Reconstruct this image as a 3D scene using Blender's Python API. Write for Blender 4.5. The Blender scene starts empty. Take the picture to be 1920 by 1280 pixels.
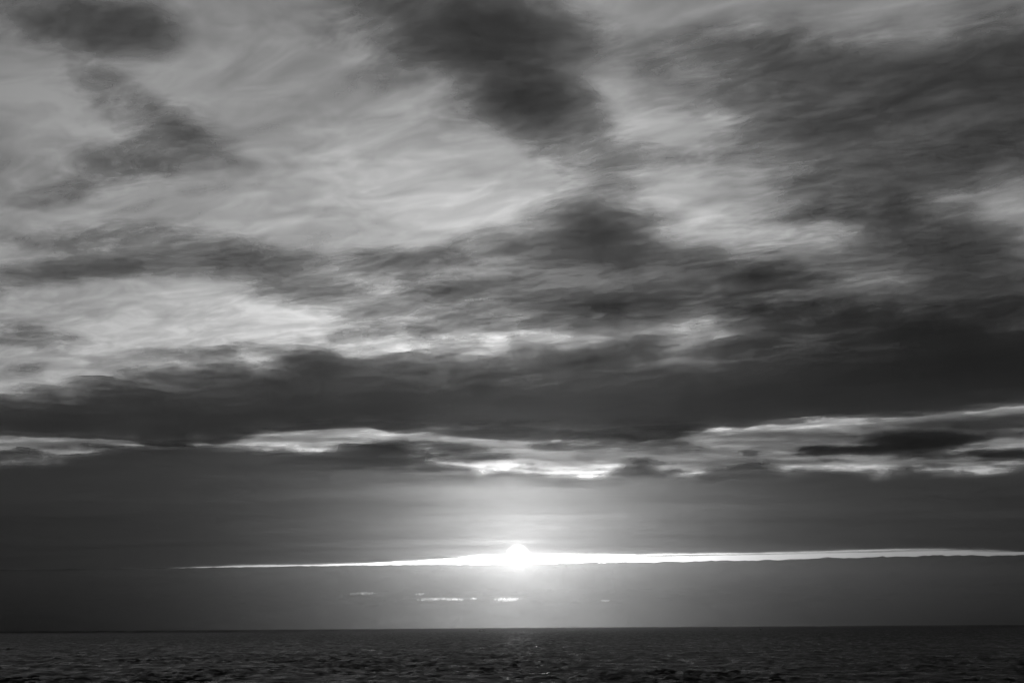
import bpy, math, random
import numpy as np
from mathutils import Matrix, Vector

# ------------------------------------------------------------------ camera
sc = bpy.context.scene
EYE = Vector((0.0, 0.0, 16.0))          # standing on a dune above the beach
LENS, SENSOR = 85.0, 36.0
FPX = 1920.0 * LENS / SENSOR           # focal length in photo pixels
PITCH = math.atan(534.5 / FPX)         # horizon lies 534.5 px under the centre
ROLL = math.radians(-0.39)             # the horizon rises a little to the right
ROT = (Matrix.Rotation(math.radians(90) + PITCH, 3, 'X') @ Matrix.Rotation(ROLL, 3, 'Z'))
cam = bpy.data.objects.new('camera', bpy.data.cameras.new('camera'))
sc.collection.objects.link(cam)
cam.data.lens, cam.data.sensor_width = LENS, SENSOR
cam.data.clip_start, cam.data.clip_end = 0.1, 400000.0
cam.matrix_world = Matrix.Translation(EYE) @ ROT.to_4x4()
sc.camera = cam


def look(px, py):
    """photo pixel -> (azimuth to the right of +Y, elevation), radians"""
    d = ROT @ Vector(((px - 960.0) / FPX, (640.0 - py) / FPX, -1.0))
    return math.atan2(d.x, d.y), math.atan2(d.z, math.hypot(d.x, d.y))


# ------------------------------------------------------------------ sky, sun, exposure
SUN_AZ, SUN_EL = look(971, 1042)
world = bpy.data.worlds.new('World')
sc.world = world
world.use_nodes = True
wn, wl = world.node_tree.nodes, world.node_tree.links
sky = wn.new('ShaderNodeTexSky')
sky.sky_type = 'NISHITA'
sky.sun_disc = True                     # the setting sun itself is in the picture
sky.sun_size = math.radians(0.56)
sky.sun_intensity = 0.006                # the lamp below does the lighting
sky.sun_elevation, sky.sun_rotation = SUN_EL, SUN_AZ
sky.air_density, sky.dust_density, sky.ozone_density = 1.0, 3.0, 1.0
grey = wn.new('ShaderNodeRGBToBW')      # black and white photograph
wl.new(sky.outputs[0], grey.inputs[0])
# circumsolar aureole of the moist air: fades with the angle from the sun, the same all round it
SUN_DIR = (math.sin(SUN_AZ) * math.cos(SUN_EL), math.cos(SUN_AZ) * math.cos(SUN_EL), math.sin(SUN_EL))
tc = wn.new('ShaderNodeTexCoord')
dt = wn.new('ShaderNodeVectorMath')
dt.operation = 'DISTANCE'               # chord = angle for small angles
dt.inputs[1].default_value = SUN_DIR
wl.new(tc.outputs['Generated'], dt.inputs[0])
q1, q2, q3 = (wn.new('ShaderNodeMath') for _ in range(3))
q1.operation, q2.operation, q3.operation = 'MULTIPLY', 'POWER', 'MULTIPLY_ADD'
q1.inputs[1].default_value = -1.0 / math.radians(1.7)
wl.new(dt.outputs['Value'], q1.inputs[0])
q2.inputs[0].default_value = math.e
wl.new(q1.outputs[0], q2.inputs[1])
wl.new(q2.outputs[0], q3.inputs[0])
q3.inputs[1].default_value = 176.0
wl.new(grey.outputs[0], q3.inputs[2])
wl.new(q3.outputs[0], wn['Background'].inputs[0])
wn['Background'].inputs[1].default_value = 0.076

lamp = bpy.data.lights.new('sun', 'SUN')
lamp.energy, lamp.angle, lamp.color = 0.04, math.radians(0.53), (1, 1, 1)
sun = bpy.data.objects.new('sun', lamp)
sc.collection.objects.link(sun)
sdir = Vector((math.sin(SUN_AZ) * math.cos(SUN_EL), math.cos(SUN_AZ) * math.cos(SUN_EL), math.sin(SUN_EL)))
sun.rotation_euler = sdir.to_track_quat('Z', 'Y').to_euler()

vs = sc.view_settings
vs.view_transform, vs.look, vs.exposure, vs.gamma = 'Standard', 'None', 0.0, 1.0
cy = sc.cycles
cy.use_denoising = True
cy.use_adaptive_sampling, cy.adaptive_threshold, cy.adaptive_min_samples = True, 0.02, 32
cy.max_bounces, cy.diffuse_bounces, cy.glossy_bounces = 3, 1, 2
cy.transmission_bounces, cy.volume_bounces, cy.transparent_max_bounces = 4, 0, 48
cy.sample_clamp_indirect = 4.0

rng = np.random.default_rng(11)


# ------------------------------------------------------------------ helpers
_TAB = rng.random((256, 256))


def vnoise(x, y):
    xi, yi = np.floor(x).astype(int), np.floor(y).astype(int)
    fx, fy = x - xi, y - yi
    fx, fy = fx * fx * fx * (fx * (fx * 6 - 15) + 10), fy * fy * fy * (fy * (fy * 6 - 15) + 10)
    a, b = _TAB[xi & 255, yi & 255], _TAB[(xi + 1) & 255, yi & 255]
    c, d = _TAB[xi & 255, (yi + 1) & 255], _TAB[(xi + 1) & 255, (yi + 1) & 255]
    return (a * (1 - fx) + b * fx) * (1 - fy) + (c * (1 - fx) + d * fx) * fy


def fbm(x, y, octaves=5, gain=0.5):
    s, amp, tot = 0.0, 1.0, 0.0
    for k in range(octaves):
        s = s + amp * (vnoise(x * 2 ** k + 17.3 * k, y * 2 ** k - 9.1 * k) - 0.5)
        tot += amp
        amp *= gain
    return s / tot * 2.0            # about -1 .. 1


def smooth(x, a, b):
    t = np.clip((x - a) / (b - a), 0, 1)
    return t * t * (3 - 2 * t)


def mesh_object(name, verts, faces, mat, smooth_shade=True, parent=None):
    me = bpy.data.meshes.new(name)
    me.from_pydata([tuple(map(float, v)) for v in verts], [], faces)
    me.update()
    if smooth_shade:
        me.polygons.foreach_set('use_smooth', [True] * len(me.polygons))
    me.materials.append(mat)
    o = bpy.data.objects.new(name, me)
    sc.collection.objects.link(o)
    o.parent = parent
    return o


def tag(o, label, cat, group=None):
    o['label'], o['category'] = label, cat
    if group:
        o['group'] = group
    return o


def grid_mesh(name, V, keep, mat, attrs=None):
    """V: (n, m, 3) grid of points, keep: (n-1, m-1) bool; fast quad mesh"""
    n, m = V.shape[:2]
    idx = np.arange(n * m).reshape(n, m)
    q = np.stack([idx[:-1, :-1], idx[1:, :-1], idx[1:, 1:], idx[:-1, 1:]], -1)[keep]
    return quads_mesh(name, V.reshape(-1, 3), q, mat, attrs)


def quads_mesh(name, P, q, mat, attrs=None):
    used = np.zeros(len(P), bool)
    used[q.ravel()] = True
    remap = np.cumsum(used) - 1
    q = remap[q]
    P = P[used]
    me = bpy.data.meshes.new(name)
    me.vertices.add(len(P))
    me.vertices.foreach_set('co', P.astype(np.float32).ravel())
    me.loops.add(q.size)
    me.loops.foreach_set('vertex_index', q.astype(np.int32).ravel())
    me.polygons.add(len(q))
    me.polygons.foreach_set('loop_start', (np.arange(len(q)) * 4).astype(np.int32))
    me.polygons.foreach_set('use_smooth', np.ones(len(q), bool))
    for k, v in (attrs or {}).items():
        a = me.attributes.new(k, 'FLOAT', 'POINT')
        a.data.foreach_set('value', v.ravel()[used].astype(np.float32))
    me.update(calc_edges=True)
    me.validate()
    me.materials.append(mat)
    o = bpy.data.objects.new(name, me)
    sc.collection.objects.link(o)
    return o


def nodes_of(name):
    m = bpy.data.materials.new(name)
    m.use_nodes = True
    nt = m.node_tree
    nt.nodes.clear()
    return m, nt, nt.nodes.new('ShaderNodeOutputMaterial')


class NB:
    """tiny node-graph writer"""
    def __init__(s, nt):
        s.nt = nt

    def put(s, sock, v):
        if hasattr(v, 'is_linked'):
            s.nt.links.new(v, sock)
        else:
            sock.default_value = v

    def math(s, op, a, b=0.0, c=None, clamp=False):
        n = s.nt.nodes.new('ShaderNodeMath')
        n.operation, n.use_clamp = op, clamp
        s.put(n.inputs[0], a)
        s.put(n.inputs[1], b)
        if c is not None:
            s.put(n.inputs[2], c)
        return n.outputs[0]

    def vec(s, op, a, b):
        n = s.nt.nodes.new('ShaderNodeVectorMath')
        n.operation = op
        s.put(n.inputs[0], a)
        s.put(n.inputs[1], b)
        return n.outputs[0]

    def mapping(s, v, rot=(0, 0, 0), scale=(1, 1, 1), loc=(0, 0, 0)):
        n = s.nt.nodes.new('ShaderNodeMapping')
        n.inputs['Rotation'].default_value = rot
        n.inputs['Scale'].default_value = scale
        n.inputs['Location'].default_value = loc
        s.nt.links.new(v, n.inputs[0])
        return n.outputs[0]

    def noise(s, v, scale=1.0, detail=5.0, rough=0.5, dist=0.0):
        n = s.nt.nodes.new('ShaderNodeTexNoise')
        s.nt.links.new(v, n.inputs['Vector'])
        for k, x in (('Scale', scale), ('Detail', detail), ('Roughness', rough), ('Distortion', dist)):
            n.inputs[k].default_value = x
        return n

    def mapr(s, v, a, b, c=0.0, d=1.0, kind='SMOOTHSTEP'):
        n = s.nt.nodes.new('ShaderNodeMapRange')
        n.interpolation_type = kind
        s.put(n.inputs['Value'], v)
        for k, x in (('From Min', a), ('From Max', b), ('To Min', c), ('To Max', d)):
            n.inputs[k].default_value = x
        return n.outputs[0]


def cloud_material(name, size, streak_az, stretch, amp, depth, fine=0.25, edge=0.12, power=1.3,
                   rough=0.55, warp=0.5, lit=0.45, through=0.16, seed=0.0, upright=False):
    """Water droplets: optical depth from the cloud's own thickness (attribute) broken up by noise in metres.
    size: width of the largest billows in metres; streak_az: wind direction; stretch: how far streaks are drawn out."""
    m, nt, out = nodes_of(name)
    b = NB(nt)
    pos = nt.nodes.new('ShaderNodeNewGeometry').outputs['Position']
    at = nt.nodes.new('ShaderNodeAttribute')
    at.attribute_name = 'thickness'
    f = at.outputs['Fac']
    # Mapping applies scale first, then rotation: turn into the wind's frame first
    turned = b.mapping(pos, rot=(0, 0, streak_az))
    sz = (1 / size, 1 / size, stretch / size) if upright else (1 / size, 1 / (size * stretch), 1 / (size * 0.6))
    p = b.mapping(turned, scale=sz, loc=(seed, seed * 1.7, seed * 0.3))
    w = b.noise(p, 1.3, 2, 0.5)
    wv = b.vec('MULTIPLY', b.vec('SUBTRACT', w.outputs['Color'], (0.5, 0.5, 0.5)), (warp, warp, warp))
    p2 = b.vec('ADD', p, wv)
    n1 = b.noise(p2, 1.0, 4, rough).outputs['Fac']
    n2 = b.noise(p2, 5.3, 5, 0.6).outputs['Fac']
    a1 = b.math('MULTIPLY', b.math('SUBTRACT', n1, 0.5), amp * 5)
    a2 = b.math('MULTIPLY', b.math('SUBTRACT', n2, 0.5), fine * 5)
    win = b.mapr(f, 0.02, 0.4)
    d = b.math('ADD', f, b.math('MULTIPLY', b.math('ADD', a1, a2), win))
    d = b.math('MAXIMUM', b.math('SUBTRACT', d, edge), 0.0)
    tau = b.math('MULTIPLY', b.math('POWER', d, power), depth)
    alpha = b.math('SUBTRACT', 1.0, b.math('POWER', 2.71828, b.math('MULTIPLY', tau, -1.0)))
    tr = nt.nodes.new('ShaderNodeBsdfTransparent')
    df = nt.nodes.new('ShaderNodeBsdfDiffuse')
    tl = nt.nodes.new('ShaderNodeBsdfTranslucent')
    df.inputs[0].default_value = (lit, lit, lit, 1)
    tl.inputs[0].default_value = (through, through, through, 1)
    ad, mx = nt.nodes.new('ShaderNodeAddShader'), nt.nodes.new('ShaderNodeMixShader')
    nt.links.new(df.outputs[0], ad.inputs[0])
    nt.links.new(tl.outputs[0], ad.inputs[1])
    nt.links.new(alpha, mx.inputs[0])
    nt.links.new(tr.outputs[0], mx.inputs[1])
    nt.links.new(ad.outputs[0], mx.inputs[2])
    nt.links.new(mx.outputs[0], out.inputs['Surface'])
    return m


# ------------------------------------------------------------------ the sea
def wave_tile(size, n, wind, lam_min, lam_max, rms, seed, az=0.0):
    """one periodic patch of wind sea: heights and horizontal (choppy) shifts"""
    r = np.random.default_rng(seed)
    k1 = np.fft.fftfreq(n, size / n) * 2 * np.pi
    kx, ky = np.meshgrid(k1, k1, indexing='ij')
    k = np.hypot(kx, ky)
    k[0, 0] = 1
    L = wind * wind / 9.81
    cosw = (kx * math.sin(az) + ky * math.cos(az)) / k
    P = np.exp(-1 / (k * L) ** 2) / k ** 4 * (0.15 + 0.85 * cosw ** 2)
    P *= (k > 2 * np.pi / lam_max) * np.exp(-(k * lam_min / (2 * np.pi)) ** 2)
    P[0, 0] = 0
    h = np.sqrt(P) * (r.normal(size=(n, n)) + 1j * r.normal(size=(n, n)))
    z = np.fft.ifft2(h).real
    dx, dy = np.fft.ifft2(-1j * kx / k * h).real, np.fft.ifft2(-1j * ky / k * h).real
    s = rms / z.std()
    return size, n, z * s, dx * s, dy * s


TILES = [wave_tile(211.0, 1024, 7.5, 0.5, 26.0, 0.22, 5, math.radians(12)),
         wave_tile(137.0, 512, 5.5, 0.9, 7.0, 0.19, 8, math.radians(-22)),
         wave_tile(1730.0, 512, 14.0, 30.0, 170.0, 0.36, 21, math.radians(8))]


def waves(x, y, far):
    z, dx, dy = np.zeros_like(x), np.zeros_like(x), np.zeros_like(x)
    for size, n, Z, DX, DY in TILES:
        u, v = (x / size * n) % n, (y / size * n) % n
        i, j = u.astype(int) % n, v.astype(int) % n
        a, b = u - np.floor(u), v - np.floor(v)
        i2, j2 = (i + 1) % n, (j + 1) % n
        for src, dst in ((Z, z), (DX, dx), (DY, dy)):
            dst += (src[i, j] * (1 - a) + src[i2, j] * a) * (1 - b) + (src[i, j2] * (1 - a) + src[i2, j2] * a) * b
    gust = 0.85 + 0.6 * fbm(x / 60.0 + 3, y / 150.0, 3)
    z, dx, dy = z * gust, dx * gust, dy * gust
    return z * far, dx * far * 0.9, dy * far * 0.9


m_sea, nt, out = nodes_of('sea_water')
b = NB(nt)
pr = nt.nodes.new('ShaderNodeBsdfPrincipled')
pr.inputs['Base Color'].default_value = (0.004, 0.004, 0.004, 1)
pr.inputs['IOR'].default_value = 1.333
pos = nt.nodes.new('ShaderNodeNewGeometry').outputs['Position']
n1 = b.noise(b.mapping(pos, scale=(1.1, 1.9, 1)), 1.0, 5, 0.6, 0.3).outputs['Fac']
# ripples that are too small to build make distant water rougher
vl = nt.nodes.new('ShaderNodeVectorMath')
vl.operation = 'LENGTH'
nt.links.new(pos, vl.inputs[0])
ro = b.mapr(vl.outputs['Value'], 500.0, 4500.0, 0.37, 0.5)
gustn = b.noise(b.mapping(pos, scale=(1 / 8.0, 1 / 34.0, 1)), 1.0, 6, 0.68, 0.4).outputs['Fac']   # wind patches: smoother and rougher water
gust_r = b.math('MULTIPLY', b.math('SUBTRACT', gustn, 0.5), 1.05)
nt.links.new(b.math('ADD', ro, gust_r, clamp=True), pr.inputs['Roughness'])
bp = nt.nodes.new('ShaderNodeBump')
bp.inputs['Strength'].default_value = 1.0
bp.inputs['Distance'].default_value = 0.16
nt.links.new(n1, bp.inputs['Height'])
nt.links.new(bp.outputs[0], pr.inputs['Normal'])
nt.links.new(pr.outputs[0], out.inputs['Surface'])

SEA_R = 46000.0
# one sheet: azimuth lines dense ahead, sparse to the sides and behind; rings dense where the beach looks
az_f = np.linspace(-15, 15, 820)
az_all = np.radians(np.concatenate([np.linspace(-180, -17, 60), az_f, np.linspace(17, 180, 60)]))
r_all = np.concatenate([[0.5], np.geomspace(3, 500, 50), np.geomspace(503, 8000, 1000), np.geomspace(8060, SEA_R, 120)])
A, R_ = np.meshgrid(az_all, r_all, indexing='ij')
X, Y = R_ * np.sin(A), R_ * np.cos(A)
ahead = smooth(np.cos(A), math.cos(math.radians(22)), math.cos(math.radians(15.5)))
far = (1 - 0.5 * smooth(R_, 8000, 20000)) * (0.15 + 0.85 * ahead) * smooth(R_, 40, 300)
Z, DX, DY = waves(X, Y, far)
V = np.stack([X + DX, Y + DY, Z], -1)
keep = np.ones((V.shape[0] - 1, V.shape[1] - 1), bool)
sea = grid_mesh('sea', V, keep, m_sea)
sea['kind'] = 'structure'
del V, X, Y, Z, DX, DY, A, R_, far, ahead


# ------------------------------------------------------------------ the clouds
def curve(points, az):
    """polyline of photo pixels -> elevation at azimuth az, interpolated"""
    pts = sorted(look(*p) for p in points)
    return np.interp(az, [p[0] for p in pts], [p[1] for p in pts])


def shell(name, mat, H, az_deg, el_deg, field, label, n=(260, 150), cut=0.04, base=0.12, top=0.3, tmax=420.0, group='clouds in the evening sky'):
    """A cloud sheet at altitude H with a flat base, a billowy top and closed edges; field(az, s, x, y) gives 0..1 thickness,
    s = ln(distance)."""
    a = np.radians(np.linspace(*az_deg, n[0]))
    s = np.linspace(math.log(H / math.tan(math.radians(el_deg[1]))), math.log(H / math.tan(math.radians(el_deg[0]))), n[1])
    A, S = np.meshgrid(a, s, indexing='ij')
    X, Y = np.exp(S) * np.sin(A), np.exp(S) * np.cos(A)
    F = np.clip(field(A, S, X, Y), 0, 1.6)
    # closed outline inside the sheet's own extent
    ea = np.minimum(np.arange(n[0]), np.arange(n[0])[::-1])[:, None] / n[0]
    es = np.minimum(np.arange(n[1]), np.arange(n[1])[::-1])[None, :] / n[1]
    F = F * smooth(ea, 0, 0.06) * smooth(es, 0, 0.05)
    q = np.maximum.reduce([F[:-1, :-1], F[1:, :-1], F[1:, 1:], F[:-1, 1:]]) > cut
    q = largest(q)
    billow = fbm(X / 700.0, Y / 1500.0, 4)
    t = tmax * F * (0.75 + 0.35 * billow) + 3.0
    zb = H - base * t + 25 * billow * np.minimum(F, 1)
    zt = zb + t * (base + top) + 4.0
    P = np.concatenate([np.stack([X, Y, zb], -1).reshape(-1, 3), np.stack([X, Y, zt], -1).reshape(-1, 3)])
    N = n[0] * n[1]
    idx = np.arange(N).reshape(n)
    lo = np.stack([idx[:-1, :-1], idx[1:, :-1], idx[1:, 1:], idx[:-1, 1:]], -1)[q]
    hi = lo[:, ::-1] + N
    # rim: edges used by one quad only
    e = np.concatenate([lo[:, [k, (k + 1) % 4]] for k in range(4)])
    key = np.sort(e, 1)
    u, first, cnt = np.unique(key[:, 0] * N + key[:, 1], return_index=True, return_counts=True)
    rim = e[first[cnt == 1]]
    side = np.stack([rim[:, 1], rim[:, 0], rim[:, 0] + N, rim[:, 1] + N], -1)
    quads = np.concatenate([lo[:, ::-1], hi[:, ::-1], side[:, ::-1]])
    o = quads_mesh(name, P, quads, mat, {'thickness': np.concatenate([F.ravel(), F.ravel()])})
    return tag(o, label, 'cloud', group)


def largest(q):
    """largest 4-connected patch of a bool grid"""
    lab = np.where(q, np.arange(q.size).reshape(q.shape) + 1, 0)
    while True:
        n = lab.copy()
        n[1:] = np.maximum(n[1:], lab[:-1]); n[:-1] = np.maximum(n[:-1], lab[1:])
        n[:, 1:] = np.maximum(n[:, 1:], lab[:, :-1]); n[:, :-1] = np.maximum(n[:, :-1], lab[:, 1:])
        n = np.where(q, n, 0)
        if (n == lab).all():
            break
        lab = n
    v, c = np.unique(lab[lab > 0], return_counts=True)
    return lab == v[c.argmax()]


def blobs(H, items, ragged=0.35, size=1800.0, seed=0.0):
    """soft lobes: (px, py, half width, half height, tilt deg, weight) in photo pixels, set down on the sheet at altitude H"""
    def on(px, py):
        az, el = look(px, py)
        return np.array([az, math.log(H / math.tan(el))])
    lobes = []
    for px, py, a, h, tilt, w in items:
        c, sn = math.cos(math.radians(tilt)), math.sin(math.radians(tilt))
        o = on(px, py)
        u = (on(px + a * c, py - a * sn) - on(px - a * c, py + a * sn)) / 2
        v = (on(px - h * sn, py - h * c) - on(px + h * sn, py + h * c)) / 2
        lobes.append((o, np.linalg.inv(np.stack([u, v], 1)), w))

    def field(A, S, X, Y):
        wx = fbm(X / size + seed, Y / (size * 2.5), 6, 0.6)
        wy = fbm(X / size - seed + 40, Y / (size * 2.5) + 40, 6, 0.6)
        keepout = np.ones_like(A)
        for o, M, w in lobes:
            du, dv = A - o[0], S - o[1]
            qu = M[0, 0] * du + M[0, 1] * dv + ragged * wx
            qv = M[1, 0] * du + M[1, 1] * dv + ragged * wy
            keepout *= 1 - np.clip(w * np.exp(-0.9 * (qu * qu + qv * qv)), 0, 0.985)
        return 1.25 * (1 - keepout)
    return field


def sheet_between(H, far_edge, near_edge, soft=(0.05, 0.12), wob=0.04, size=1500.0, seed=0.0, octaves=5, gain=0.55, far_wob=0.010):
    """a deck whose far and near edges follow two lines of photo pixels"""
    def field(A, S, X, Y):
        w = fbm(X / size + seed, Y / (size * 2) - seed, octaves, gain)
        s_far = np.log(H / np.tan(np.maximum(curve(far_edge, A), 0.004)))
        s_near = np.log(H / np.tan(np.maximum(curve(near_edge, A), 0.004)))
        S2 = S + wob * w
        return 1.15 * (1 + 0.24 * smooth(-A, 0.02, 0.16) + 0.12 * smooth(A, 0.04, 0.14)) * smooth(s_far - S - far_wob * w, 0, soft[0]) * smooth(S2 - s_near, -soft[1] * 0.5, soft[1])
    return field


WIND = math.radians(-24)         # the streaks run away towards a point left of the sun

# --- cloud bank standing on the horizon behind everything
m_bank = cloud_material('bank_cloud', 4200.0, 0.0, 3.5, 0.06, 1.4, fine=0.03, edge=0.0, power=1.0, lit=0.10, through=0.05, seed=3.0, upright=True)
BD = 50000.0
BANK_TOP = [(-700, 1068), (0, 1062), (390, 1058), (660, 1054), (720, 1053), (800, 1052.5), (900, 1052), (1100, 1049), (1200, 1047.5),
            (1300, 1046), (1450, 1043), (1535, 1040), (1548, 1036.5), (1560, 1039.5), (1700, 1037), (1765, 1034), (1800, 1035), (1920, 1034), (2700, 1018)]
_a0, _a1 = look(600, 1115)[0], look(1180, 1115)[0]
az = np.concatenate([np.linspace(math.radians(-24), _a0, 220)[:-1], np.linspace(_a0, _a1, 420), np.linspace(_a1, math.radians(24), 220)[1:]])
topz = BD * np.tan(curve(BANK_TOP, az)) + (14 + 16 * smooth(az, 0.0, 0.06)) * fbm(az * 300, az * 0 + 3, 6, 0.65)
rows = np.concatenate([np.linspace(0, 0.36, 10), np.linspace(0.38, 0.62, 44), np.linspace(0.64, 0.86, 8), np.linspace(0.88, 1.0, 10)])
Vb = []
SLITS = [(682, 1110.5, 26, 2.2), (822, 1121, 34, 2.4), (856, 1121.5, 14, 2.0), (888, 1120, 6, 1.6), (950, 1121.5, 22, 3.0), (788, 1111.5, 8, 1.6), (1134, 1124, 9, 1.5)]
front = np.zeros((len(az), len(rows), 3))
Fb = np.zeros(front.shape[:2])
for j, t in enumerate(rows):
    z = -60 + (topz + 60) * t
    rr = BD + 1800 * t + 250 * fbm(az * 60, az * 0 + t * 5, 4)
    front[:, j] = np.stack([rr * np.sin(az), rr * np.cos(az), z], -1)
    Fb[:, j] = 0.95 + 0.12 * smooth(np.abs(az), 0.05, 0.16) + 0.05 * fbm(az * 45, az * 0 + t * 3.5, 5)
    for px, py, hw, hh in SLITS:            # holes through to the bright sky behind
        a_s, e_s = look(px, py)
        wob = 0.9 * fbm(az * 5500 + px, az * 0 + t * 9, 4)
        qa = (az - a_s) / (hw / FPX) + 0.6 * wob
        qe = (np.arctan(z / rr) - e_s) / (hh / FPX) + wob
        Fb[:, j] *= 1 - 0.55 * np.exp(-(qa ** 4) - qe ** 2) * np.clip(0.8 + 0.9 * fbm(az * 9000 + py, az * 0 + t * 40, 3), 0.1, 1.2)
m_b = front.shape
back = front.copy()
back *= 1.05
idx = np.arange(m_b[0] * m_b[1]).reshape(m_b[:2])
NB_ = idx.size
fq = np.stack([idx[:-1, :-1], idx[1:, :-1], idx[1:, 1:], idx[:-1, 1:]], -1).reshape(-1, 4)
cap = np.stack([idx[:-1, -1], idx[1:, -1], idx[1:, -1] + NB_, idx[:-1, -1] + NB_], -1)
bot = np.stack([idx[:-1, 0], idx[:-1, 0] + NB_, idx[1:, 0] + NB_, idx[1:, 0]], -1)
el_ = np.stack([idx[0, :-1], idx[0, 1:], idx[0, 1:] + NB_, idx[0, :-1] + NB_], -1)
er_ = np.stack([idx[-1, :-1], idx[-1, :-1] + NB_, idx[-1, 1:] + NB_, idx[-1, 1:]], -1)
bank = quads_mesh('cloud_bank', np.concatenate([front.reshape(-1, 3), back.reshape(-1, 3)]),
                  np.concatenate([fq, fq[:, ::-1] + NB_, cap, bot, el_, er_]), m_bank,
                  {'thickness': np.concatenate([Fb.ravel(), Fb.ravel()])})
tag(bank, 'long flat dark cloud bank standing on the sea horizon, just under the sun', 'cloud', 'clouds in the evening sky')

# --- low grey deck over the sun
m_low = cloud_material('low_deck', 2000.0, math.radians(-80), 2.2, 0.10, 1.15, fine=0.06, edge=0.08, power=1.0, lit=0.25, through=0.16, seed=7.0)
LOW_FAR = [(-800, 1074), (0, 1068), (200, 1066), (330, 1063.5), (400, 1061), (480, 1058), (600, 1057), (650, 1055), (700, 1053), (800, 1048), (900, 1040), (971, 1037), (1100, 1037.5), (1300, 1036.5),
           (1500, 1033), (1600, 1030), (1750, 1027), (1850, 1029.5), (1920, 1032), (2700, 1020)]
LOW_NEAR = [(-800, 850), (0, 850), (130, 844), (210, 832), (300, 820), (390, 822), (440, 833), (560, 837), (660, 836), (720, 830), (790, 838), (850, 866), (900, 882), (1000, 876), (1100, 886), (1200, 866), (1300, 880),
            (1400, 870), (1480, 882), (1550, 868), (1650, 876), (1700, 870), (1800, 876), (1920, 866), (2700, 850)]
shell('cloud', m_low, 1300.0, (-20, 20), (1.3, 4.6), sheet_between(1300.0, LOW_FAR, LOW_NEAR, (0.014, 0.06), 0.10, 520.0, 0.0, 7, 0.66),
      'wide smooth grey cloud deck directly above the glowing sun', n=(640, 220), tmax=60.0)

# --- dark band
m_dark = cloud_material('dark_band', 1700.0, WIND, 2.6, 0.24, 2.1, fine=0.16, edge=0.08, power=1.1, lit=0.3, through=0.5, seed=1.0)
HU = 2500.0
U_FAR = [(-800, 828), (0, 826), (120, 824), (210, 829), (300, 838), (400, 838), (440, 828), (480, 818), (600, 808), (690, 806), (730, 818), (860, 824), (1000, 830), (1080, 828), (1250, 828), (1390, 812), (1440, 797),
         (1560, 780), (1800, 778), (1920, 766), (2700, 760)]
U_NEAR = [(-800, 760), (0, 742), (200, 716), (400, 690), (600, 664), (850, 652), (950, 640), (1020, 615), (1150, 592), (1280, 625), (1400, 615), (1560, 590), (1700, 575), (1920, 545), (2700, 520)]
shell('cloud', m_dark, HU, (-20, 20), (3.6, 11.0), sheet_between(HU, U_FAR, U_NEAR, (0.06, 0.24), 0.15, 900.0, 4.0, 7, 0.62, 0.05),
      'heavy dark cloud band stretching across the whole sky below the brighter patches', n=(460, 230), tmax=380.0)

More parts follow.
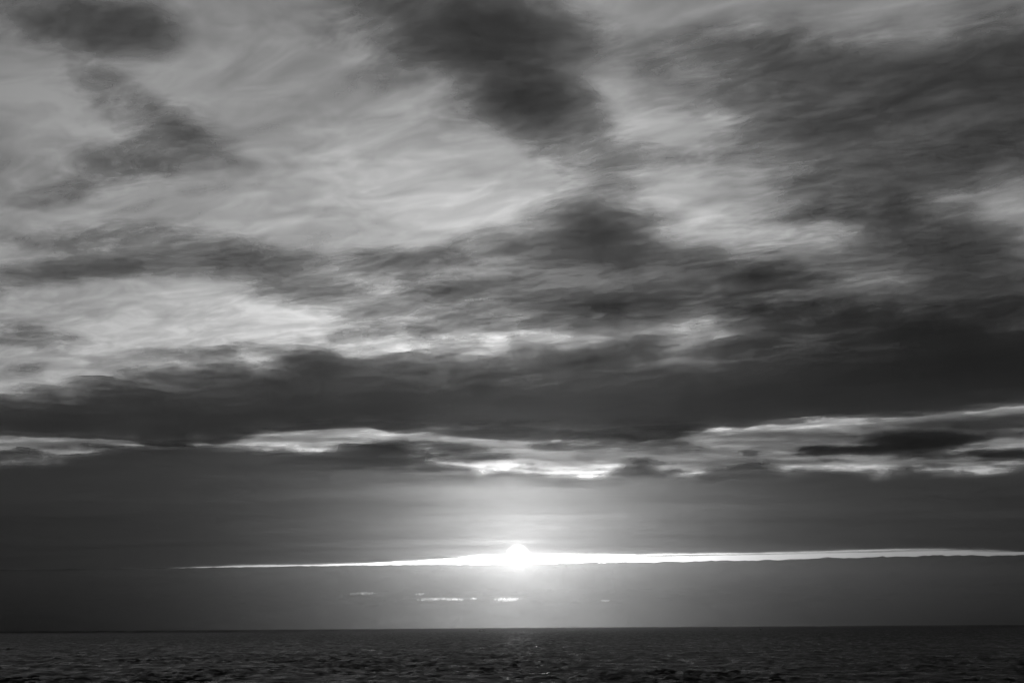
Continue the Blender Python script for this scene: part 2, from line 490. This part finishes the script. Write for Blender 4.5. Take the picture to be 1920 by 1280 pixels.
# --- the separate clouds higher up and in the bright gap
HA = 3000.0
m_alto = cloud_material('alto_cloud', 900.0, WIND, 2.0, 0.32, 1.2, fine=0.2, warp=0.8, edge=0.10, power=1.15, lit=0.30, through=0.40, seed=5.0)
m_small = cloud_material('gap_cloud', 500.0, WIND, 2.0, 0.30, 2.6, fine=0.24, edge=0.10, power=1.0, lit=0.3, through=0.3, seed=9.0)
UPPER = [
    ('ragged dark cloud trailing downwards in several puffs beside the broad pale opening', HA, (-13.5, -5.5), (9.6, 17.5),
     [(135, 48, 145, 42, -4, .72), (275, 55, 66, 44, 0, .48), (180, 150, 80, 34, -6, .55), (290, 212, 100, 34, -12, .46), (340, 250, 60, 30, -20, .32), (250, 300, 120, 50, 8, .42), (420, 305, 100, 36, -12, .14), (80, 360, 160, 40, 12, .22)]),
    ('long thin grey cloud streak with curled wisps above the brightest white patch', HA + 120, (-13.5, -1.5), (6.4, 11.2),
     [(200, 445, 220, 28, 0, .45), (90, 515, 170, 26, 8, .5), (330, 495, 200, 22, 2, .45), (520, 500, 130, 34, -10, .62), (600, 545, 150, 36, -6, .5), (760, 495, 150, 30, 0, .55), (850, 555, 140, 32, 0, .5), (680, 585, 90, 18, 0, .3), (930, 605, 170, 26, 0, .6), (780, 620, 140, 18, 0, .4)]),
    ('small dark wisp of cloud under the brightest white patch', HA + 60, (-13.5, -8.5), (5.6, 8.6),
     [(50, 628, 100, 26, -8, .55), (20, 690, 90, 14, 4, .35)]),
    ('darkest blotchy cloud reaching down from overhead between two pale openings', HA + 200, (-5.5, 5.0), (9.6, 17.5),
     [(930, 120, 140, 70, -30, .68), (960, 190, 105, 52, -10, .72), (870, 40, 230, 60, -8, .54), (1030, 90, 90, 60, 0, .5), (1095, 240, 115, 42, -20, .5), (1220, 290, 150, 20, 0, .38), (1060, 270, 110, 44, -25, .4), (1130, 335, 100, 46, -20, .34), (760, 70, 150, 50, 12, .28), (780, 100, 160, 50, 20, .25), (700, 40, 140, 40, 10, .25)]),
    ('rounded grey cloud hump rising out of the dark band beside a bright notch', HA - 120, (-4.5, 8.5), (6.0, 11.5),
     [(1125, 435, 105, 62, -25, .93), (1000, 485, 200, 54, 8, .7), (1250, 500, 200, 46, -4, .72), (1180, 560, 150, 40, -10, .55), (1000, 570, 190, 44, 0, .55), (1380, 540, 160, 40, 0, .6)]),
    ('broad streaky grey cloud mass of slanting wisps high above the sea', HA + 300, (3.0, 14.5), (8.6, 17.5),
     [(1590, 115, 190, 52, 2, .7), (1710, 205, 280, 84, 14, .74), (1500, 240, 190, 45, 14, .42), (1780, 315, 240, 66, 14, .68), (1880, 130, 120, 120, 20, .55), (1370, 190, 150, 34, 8, .34), (1300, 110, 160, 50, 10, .2), (1640, 330, 220, 40, 14, .45), (1350, 60, 300, 40, 8, .16)]),
    ('dark brooding cloud mass merging into the band under slanting wisps', HA - 60, (4.0, 14.5), (6.0, 10.8),
     [(1760, 450, 130, 44, -8, .85), (1840, 530, 170, 64, -12, .95), (1600, 485, 280, 52, 4, .48), (1450, 565, 280, 42, 0, .62), (1700, 590, 270, 42, 0, .75), (1560, 395, 260, 24, 6, .3)]),
]
for i, (lab, H, azr, elr, items) in enumerate(UPPER):
    azr = [math.degrees(look(f(p[0] + sg * (2.3 * p[2] + 0.8 * p[3]) for p in items), 400)[0]) for f, sg in ((min, -1), (max, 1))]
    elr = [math.degrees(look(960, f(p[1] + sg * (2.4 * p[3] + 0.25 * p[2]) for p in items))[1]) for f, sg in ((max, 1), (min, -1))]
    shell('cloud', m_alto, H, azr, elr, blobs(H, items, 0.52, 800.0, i * 7.7), lab, n=(260, 200), tmax=300.0)
GAP = [
    ('small dark tuft of cloud floating in the bright gap, larger of two', [(1735, 832, 95, 20, 2, .9), (1690, 838, 60, 12, 0, .6)], 500),
    ('small thin grey cloud floating in the bright gap, lesser of two', [(1540, 841, 70, 8, 0, .7), (1415, 847, 22, 4, 0, .5)], 500),
    ('narrow dark cloud bar at the end of the bright gap', [(1900, 850, 80, 9, 0, .8)], 500),
    ('frayed grey cloud shred hanging in the bright gap over the sun', [(1180, 828, 110, 12, -3, .45), (1050, 835, 60, 8, 0, .3), (1270, 806, 70, 12, 0, .3)], 500),
    ('soft grey cloud shred between the slit of light and the smooth deck', [(790, 836, 130, 12, -4, .42), (870, 856, 80, 9, 0, .36)], 500),
]
for i, (lab, items, _) in enumerate(GAP):
    a0 = math.degrees(look(min(p[0] - 2.2 * p[2] for p in items), 830)[0])
    a1 = math.degrees(look(max(p[0] + 2.2 * p[2] for p in items), 830)[0])
    shell('cloud', m_small, 1800.0, (a0, a1), (2.9, 6.2), blobs(1800.0, items, 0.42, 420.0, i * 3.3 + 50), lab, n=(200, 140), tmax=140.0)

m_strand = cloud_material('strand', 600.0, math.radians(-85), 2.5, 0.3, 1.0, fine=0.25, edge=0.08, power=1.0, lit=0.3, through=0.3, seed=31.0)
shell('cloud', m_strand, 1330.0, (-9, 13), (1.5, 2.15), blobs(1330.0, [(720, 1049, 110, 1.6, 1, .5), (850, 1043.5, 90, 1.5, 1, .45), (840, 1048.5, 50, 1.2, 1, .4), (1180, 1041, 160, 1.8, 1, .45), (1420, 1037, 180, 1.4, 1, .3), (1680, 1031, 160, 1.5, 1, .3), (1840, 1030, 110, 2.0, -1, .4)], 0.5, 350.0, 77.0),
      'hair thin cloud strands lying inside the brilliant slit beside the sun', n=(420, 160), cut=0.012, tmax=14.0)
m_gap = cloud_material('gap_streaks', 700.0, math.radians(-80), 2.2, 0.3, 1.3, fine=0.28, edge=0.05, power=1.0, lit=0.3, through=0.4, seed=21.0)
shell('cloud', m_gap, 1900.0, (-20, 20), (3.2, 6.4), blobs(1900.0, [(1650, 812, 420, 24, 3, .5), (1880, 795, 220, 24, 3, .55), (1060, 850, 400, 38, 0, .8), (800, 830, 200, 26, 0, .5), (560, 815, 150, 16, 4, .35), (80, 838, 220, 16, 2, .5), (1500, 862, 420, 12, 0, .5)], 0.5, 600.0, 61.0),
      'faint translucent grey streaks lying across the long bright gap', n=(360, 120), tmax=60.0)

# --- thin high veil
m_veil = cloud_material('veil', 2400.0, WIND, 2.4, 0.40, 0.46, fine=0.24, edge=0.10, warp=0.8, power=1.0, lit=0.35, through=0.45, seed=2.0, rough=0.6)


def veil_field(A, S, X, Y):
    return 0.42 + 0.16 * fbm(X / 7000 + 5, Y / 14000, 4)


shell('cloud_veil', m_veil, 5200.0, (-20, 20), (4.2, 24.0), veil_field, 'thin pale streaky cloud veil spread high behind the other clouds', n=(200, 160), tmax=120.0)


# --- unseen cloud cover added overhead and behind to keep light and sea dark
m_shade_cloud = cloud_material('added_shade_cloud', 2600.0, WIND, 2.5, 0.2, 2.2, fine=0.12, edge=0.08, power=1.1, lit=0.3, through=0.25, seed=12.0)
gx, gy = np.meshgrid(np.linspace(-42000, 42000, 150), np.linspace(-42000, 10800, 110), indexing='ij')
Fo = np.clip(0.95 + 0.5 * fbm(gx / 9000, gy / 14000 + 8, 5), 0, 1.2) * smooth(10800 - gy, 0, 1500)
zo = 3150 - 60 * Fo
Vo = np.concatenate([np.stack([gx, gy, zo], -1).reshape(-1, 3), np.stack([gx, gy, zo + 8 + 260 * Fo], -1).reshape(-1, 3)])
io = np.arange(gx.size).reshape(gx.shape)
qo = np.stack([io[:-1, :-1], io[1:, :-1], io[1:, 1:], io[:-1, 1:]], -1).reshape(-1, 4)
ed = [(io[:-1, 0], io[1:, 0]), (io[1:, -1], io[:-1, -1]), (io[0, 1:], io[0, :-1]), (io[-1, :-1], io[-1, 1:])]
so = np.concatenate([np.stack([p, q, q + gx.size, p + gx.size], -1) for p, q in ed])
over = quads_mesh('cloud', Vo, np.concatenate([qo[:, ::-1], qo + gx.size, so]), m_shade_cloud, {'thickness': np.concatenate([Fo.ravel(), Fo.ravel()])})
tag(over, 'unseen broken grey cloud cover added overhead to dim the light', 'cloud', 'clouds in the evening sky')


# ------------------------------------------------------------------ ships on the horizon
def paint(name, v, rough=0.5):
    m, nt, out = nodes_of(name)
    p = nt.nodes.new('ShaderNodeBsdfPrincipled')
    b = NB(nt)
    geo = nt.nodes.new('ShaderNodeNewGeometry').outputs['Position']
    n = b.noise(geo, 0.7, 4, 0.6).outputs['Fac']
    nt.links.new(b.mapr(n, 0.3, 0.7, v * 0.75, v * 1.15), p.inputs['Base Color'])
    p.inputs['Roughness'].default_value = rough
    nt.links.new(p.outputs[0], out.inputs['Surface'])
    return m


m_hull, m_house, m_mast = paint('hull_paint', 0.06), paint('house_paint', 0.35), paint('mast_paint', 0.12)


def loft(name, sections, mat, parent):
    """sections: list of (y, [(x, z), ...]) closed rings"""
    k = len(sections[0][1])
    v = [(x, y, z) for y, ring in sections for x, z in ring]
    f = [(i * k + j, i * k + (j + 1) % k, (i + 1) * k + (j + 1) % k, (i + 1) * k + j) for i in range(len(sections) - 1) for j in range(k)]
    f += [tuple(range(k))[::-1], tuple((len(sections) - 1) * k + j for j in range(k))]
    return mesh_object(name, v, f, mat, False, parent)


def block(name, x, y, z, mat, parent, taper=0.0):
    (x0, x1), (y0, y1), (z0, z1) = x, y, z
    t = taper
    v = [(x0, y0, z0), (x1, y0, z0), (x1, y1, z0), (x0, y1, z0), (x0 + t, y0 + t, z1), (x1 - t, y0 + t, z1), (x1 - t, y1 - t, z1), (x0 + t, y1 - t, z1)]
    f = [(0, 3, 2, 1), (4, 5, 6, 7), (0, 1, 5, 4), (1, 2, 6, 5), (2, 3, 7, 6), (3, 0, 4, 7)]
    return mesh_object(name, v, f, mat, False, parent)


def pole(name, p, q, r0, r1, mat, parent, n=8):
    p, q = Vector(p), Vector(q)
    w = (q - p).normalized()
    u = w.orthogonal().normalized()
    t = w.cross(u)
    v = [tuple(c + (u * math.cos(a) + t * math.sin(a)) * r) for c, r in ((p, r0), (q, r1)) for a in [2 * math.pi * k / n for k in range(n)]]
    f = [(k, (k + 1) % n, n + (k + 1) % n, n + k) for k in range(n)] + [tuple(range(n))[::-1], tuple(range(n, 2 * n))]
    return mesh_object(name, v, f, mat, True, parent)


def trawler(px, dist, heading, scale, label):
    az_, _ = look(px, 1174)
    root = bpy.data.objects.new('fishing_boat', None)
    sc.collection.objects.link(root)
    root.location = (dist * math.sin(az_), dist * math.cos(az_), -0.2)
    root.rotation_euler.z = heading
    root.scale = (scale,) * 3
    tag(root, label, 'boat', 'boats on the horizon')
    secs = []
    for y, w, keel, deck in ((-11, 2.6, -0.6, 2.4), (-9, 3.1, -1.2, 2.2), (-3, 3.3, -1.5, 2.1), (4, 3.1, -1.5, 2.5), (8, 2.2, -1.3, 3.3), (10.5, 1.0, -0.9, 4.2), (12, 0.12, 0.2, 4.8)):
        secs.append((y, [(-w, deck), (-w * 0.92, 0.6), (-w * 0.45, keel), (w * 0.45, keel), (w * 0.92, 0.6), (w, deck)]))
    loft('hull', secs, m_hull, root)
    house = block('wheelhouse', (-2.2, 2.2), (0.5, 5.5), (2.3, 6.6), m_house, root, 0.25)
    block('roof', (-2.5, 2.5), (0.3, 5.9), (6.61, 6.9), m_mast, house)
    pole('mast', (0, 1.0, 6.9), (0, 0.4, 17.0), 0.28, 0.12, m_mast, root)
    g = pole('gantry', (-2.4, -8.5, 2.3), (-2.2, -8.5, 8.2), 0.2, 0.2, m_mast, root)
    pole('gantry', (2.4, -8.5, 2.3), (2.2, -8.5, 8.2), 0.2, 0.2, m_mast, root)
    pole('gantry_beam', (-2.2, -8.5, 8.2), (2.2, -8.5, 8.2), 0.22, 0.22, m_mast, root)
    pole('boom', (0, 0.6, 9.0), (0, -7.5, 11.5), 0.16, 0.1, m_mast, root)
    return root


trawler(904, 9000.0, math.radians(70), 1.0, 'tiny dark fishing boat far out under the sun')
trawler(1342, 9600.0, math.radians(40), 0.9, 'tiny distant fishing boat, nearer the sun of the two close together')
trawler(1426, 8200.0, math.radians(-8), 1.1, 'tiny distant fishing boat, farther from the sun of the two close together')

# ------------------------------------------------------------------ haze over the sea, below the clouds
m_haze, nt, out = nodes_of('haze_air')
pv = nt.nodes.new('ShaderNodeVolumePrincipled')
pv.inputs['Color'].default_value = (0.95, 0.95, 0.95, 1)
pv.inputs['Density'].default_value = 1.2e-5
pv.inputs['Anisotropy'].default_value = 0.94
nt.links.new(pv.outputs[0], out.inputs['Volume'])
S_ = 47500.0
hz = block('haze', (-S_, S_), (-S_, S_), (-3.0, 1050.0), m_haze, None)
hz['kind'] = 'stuff'
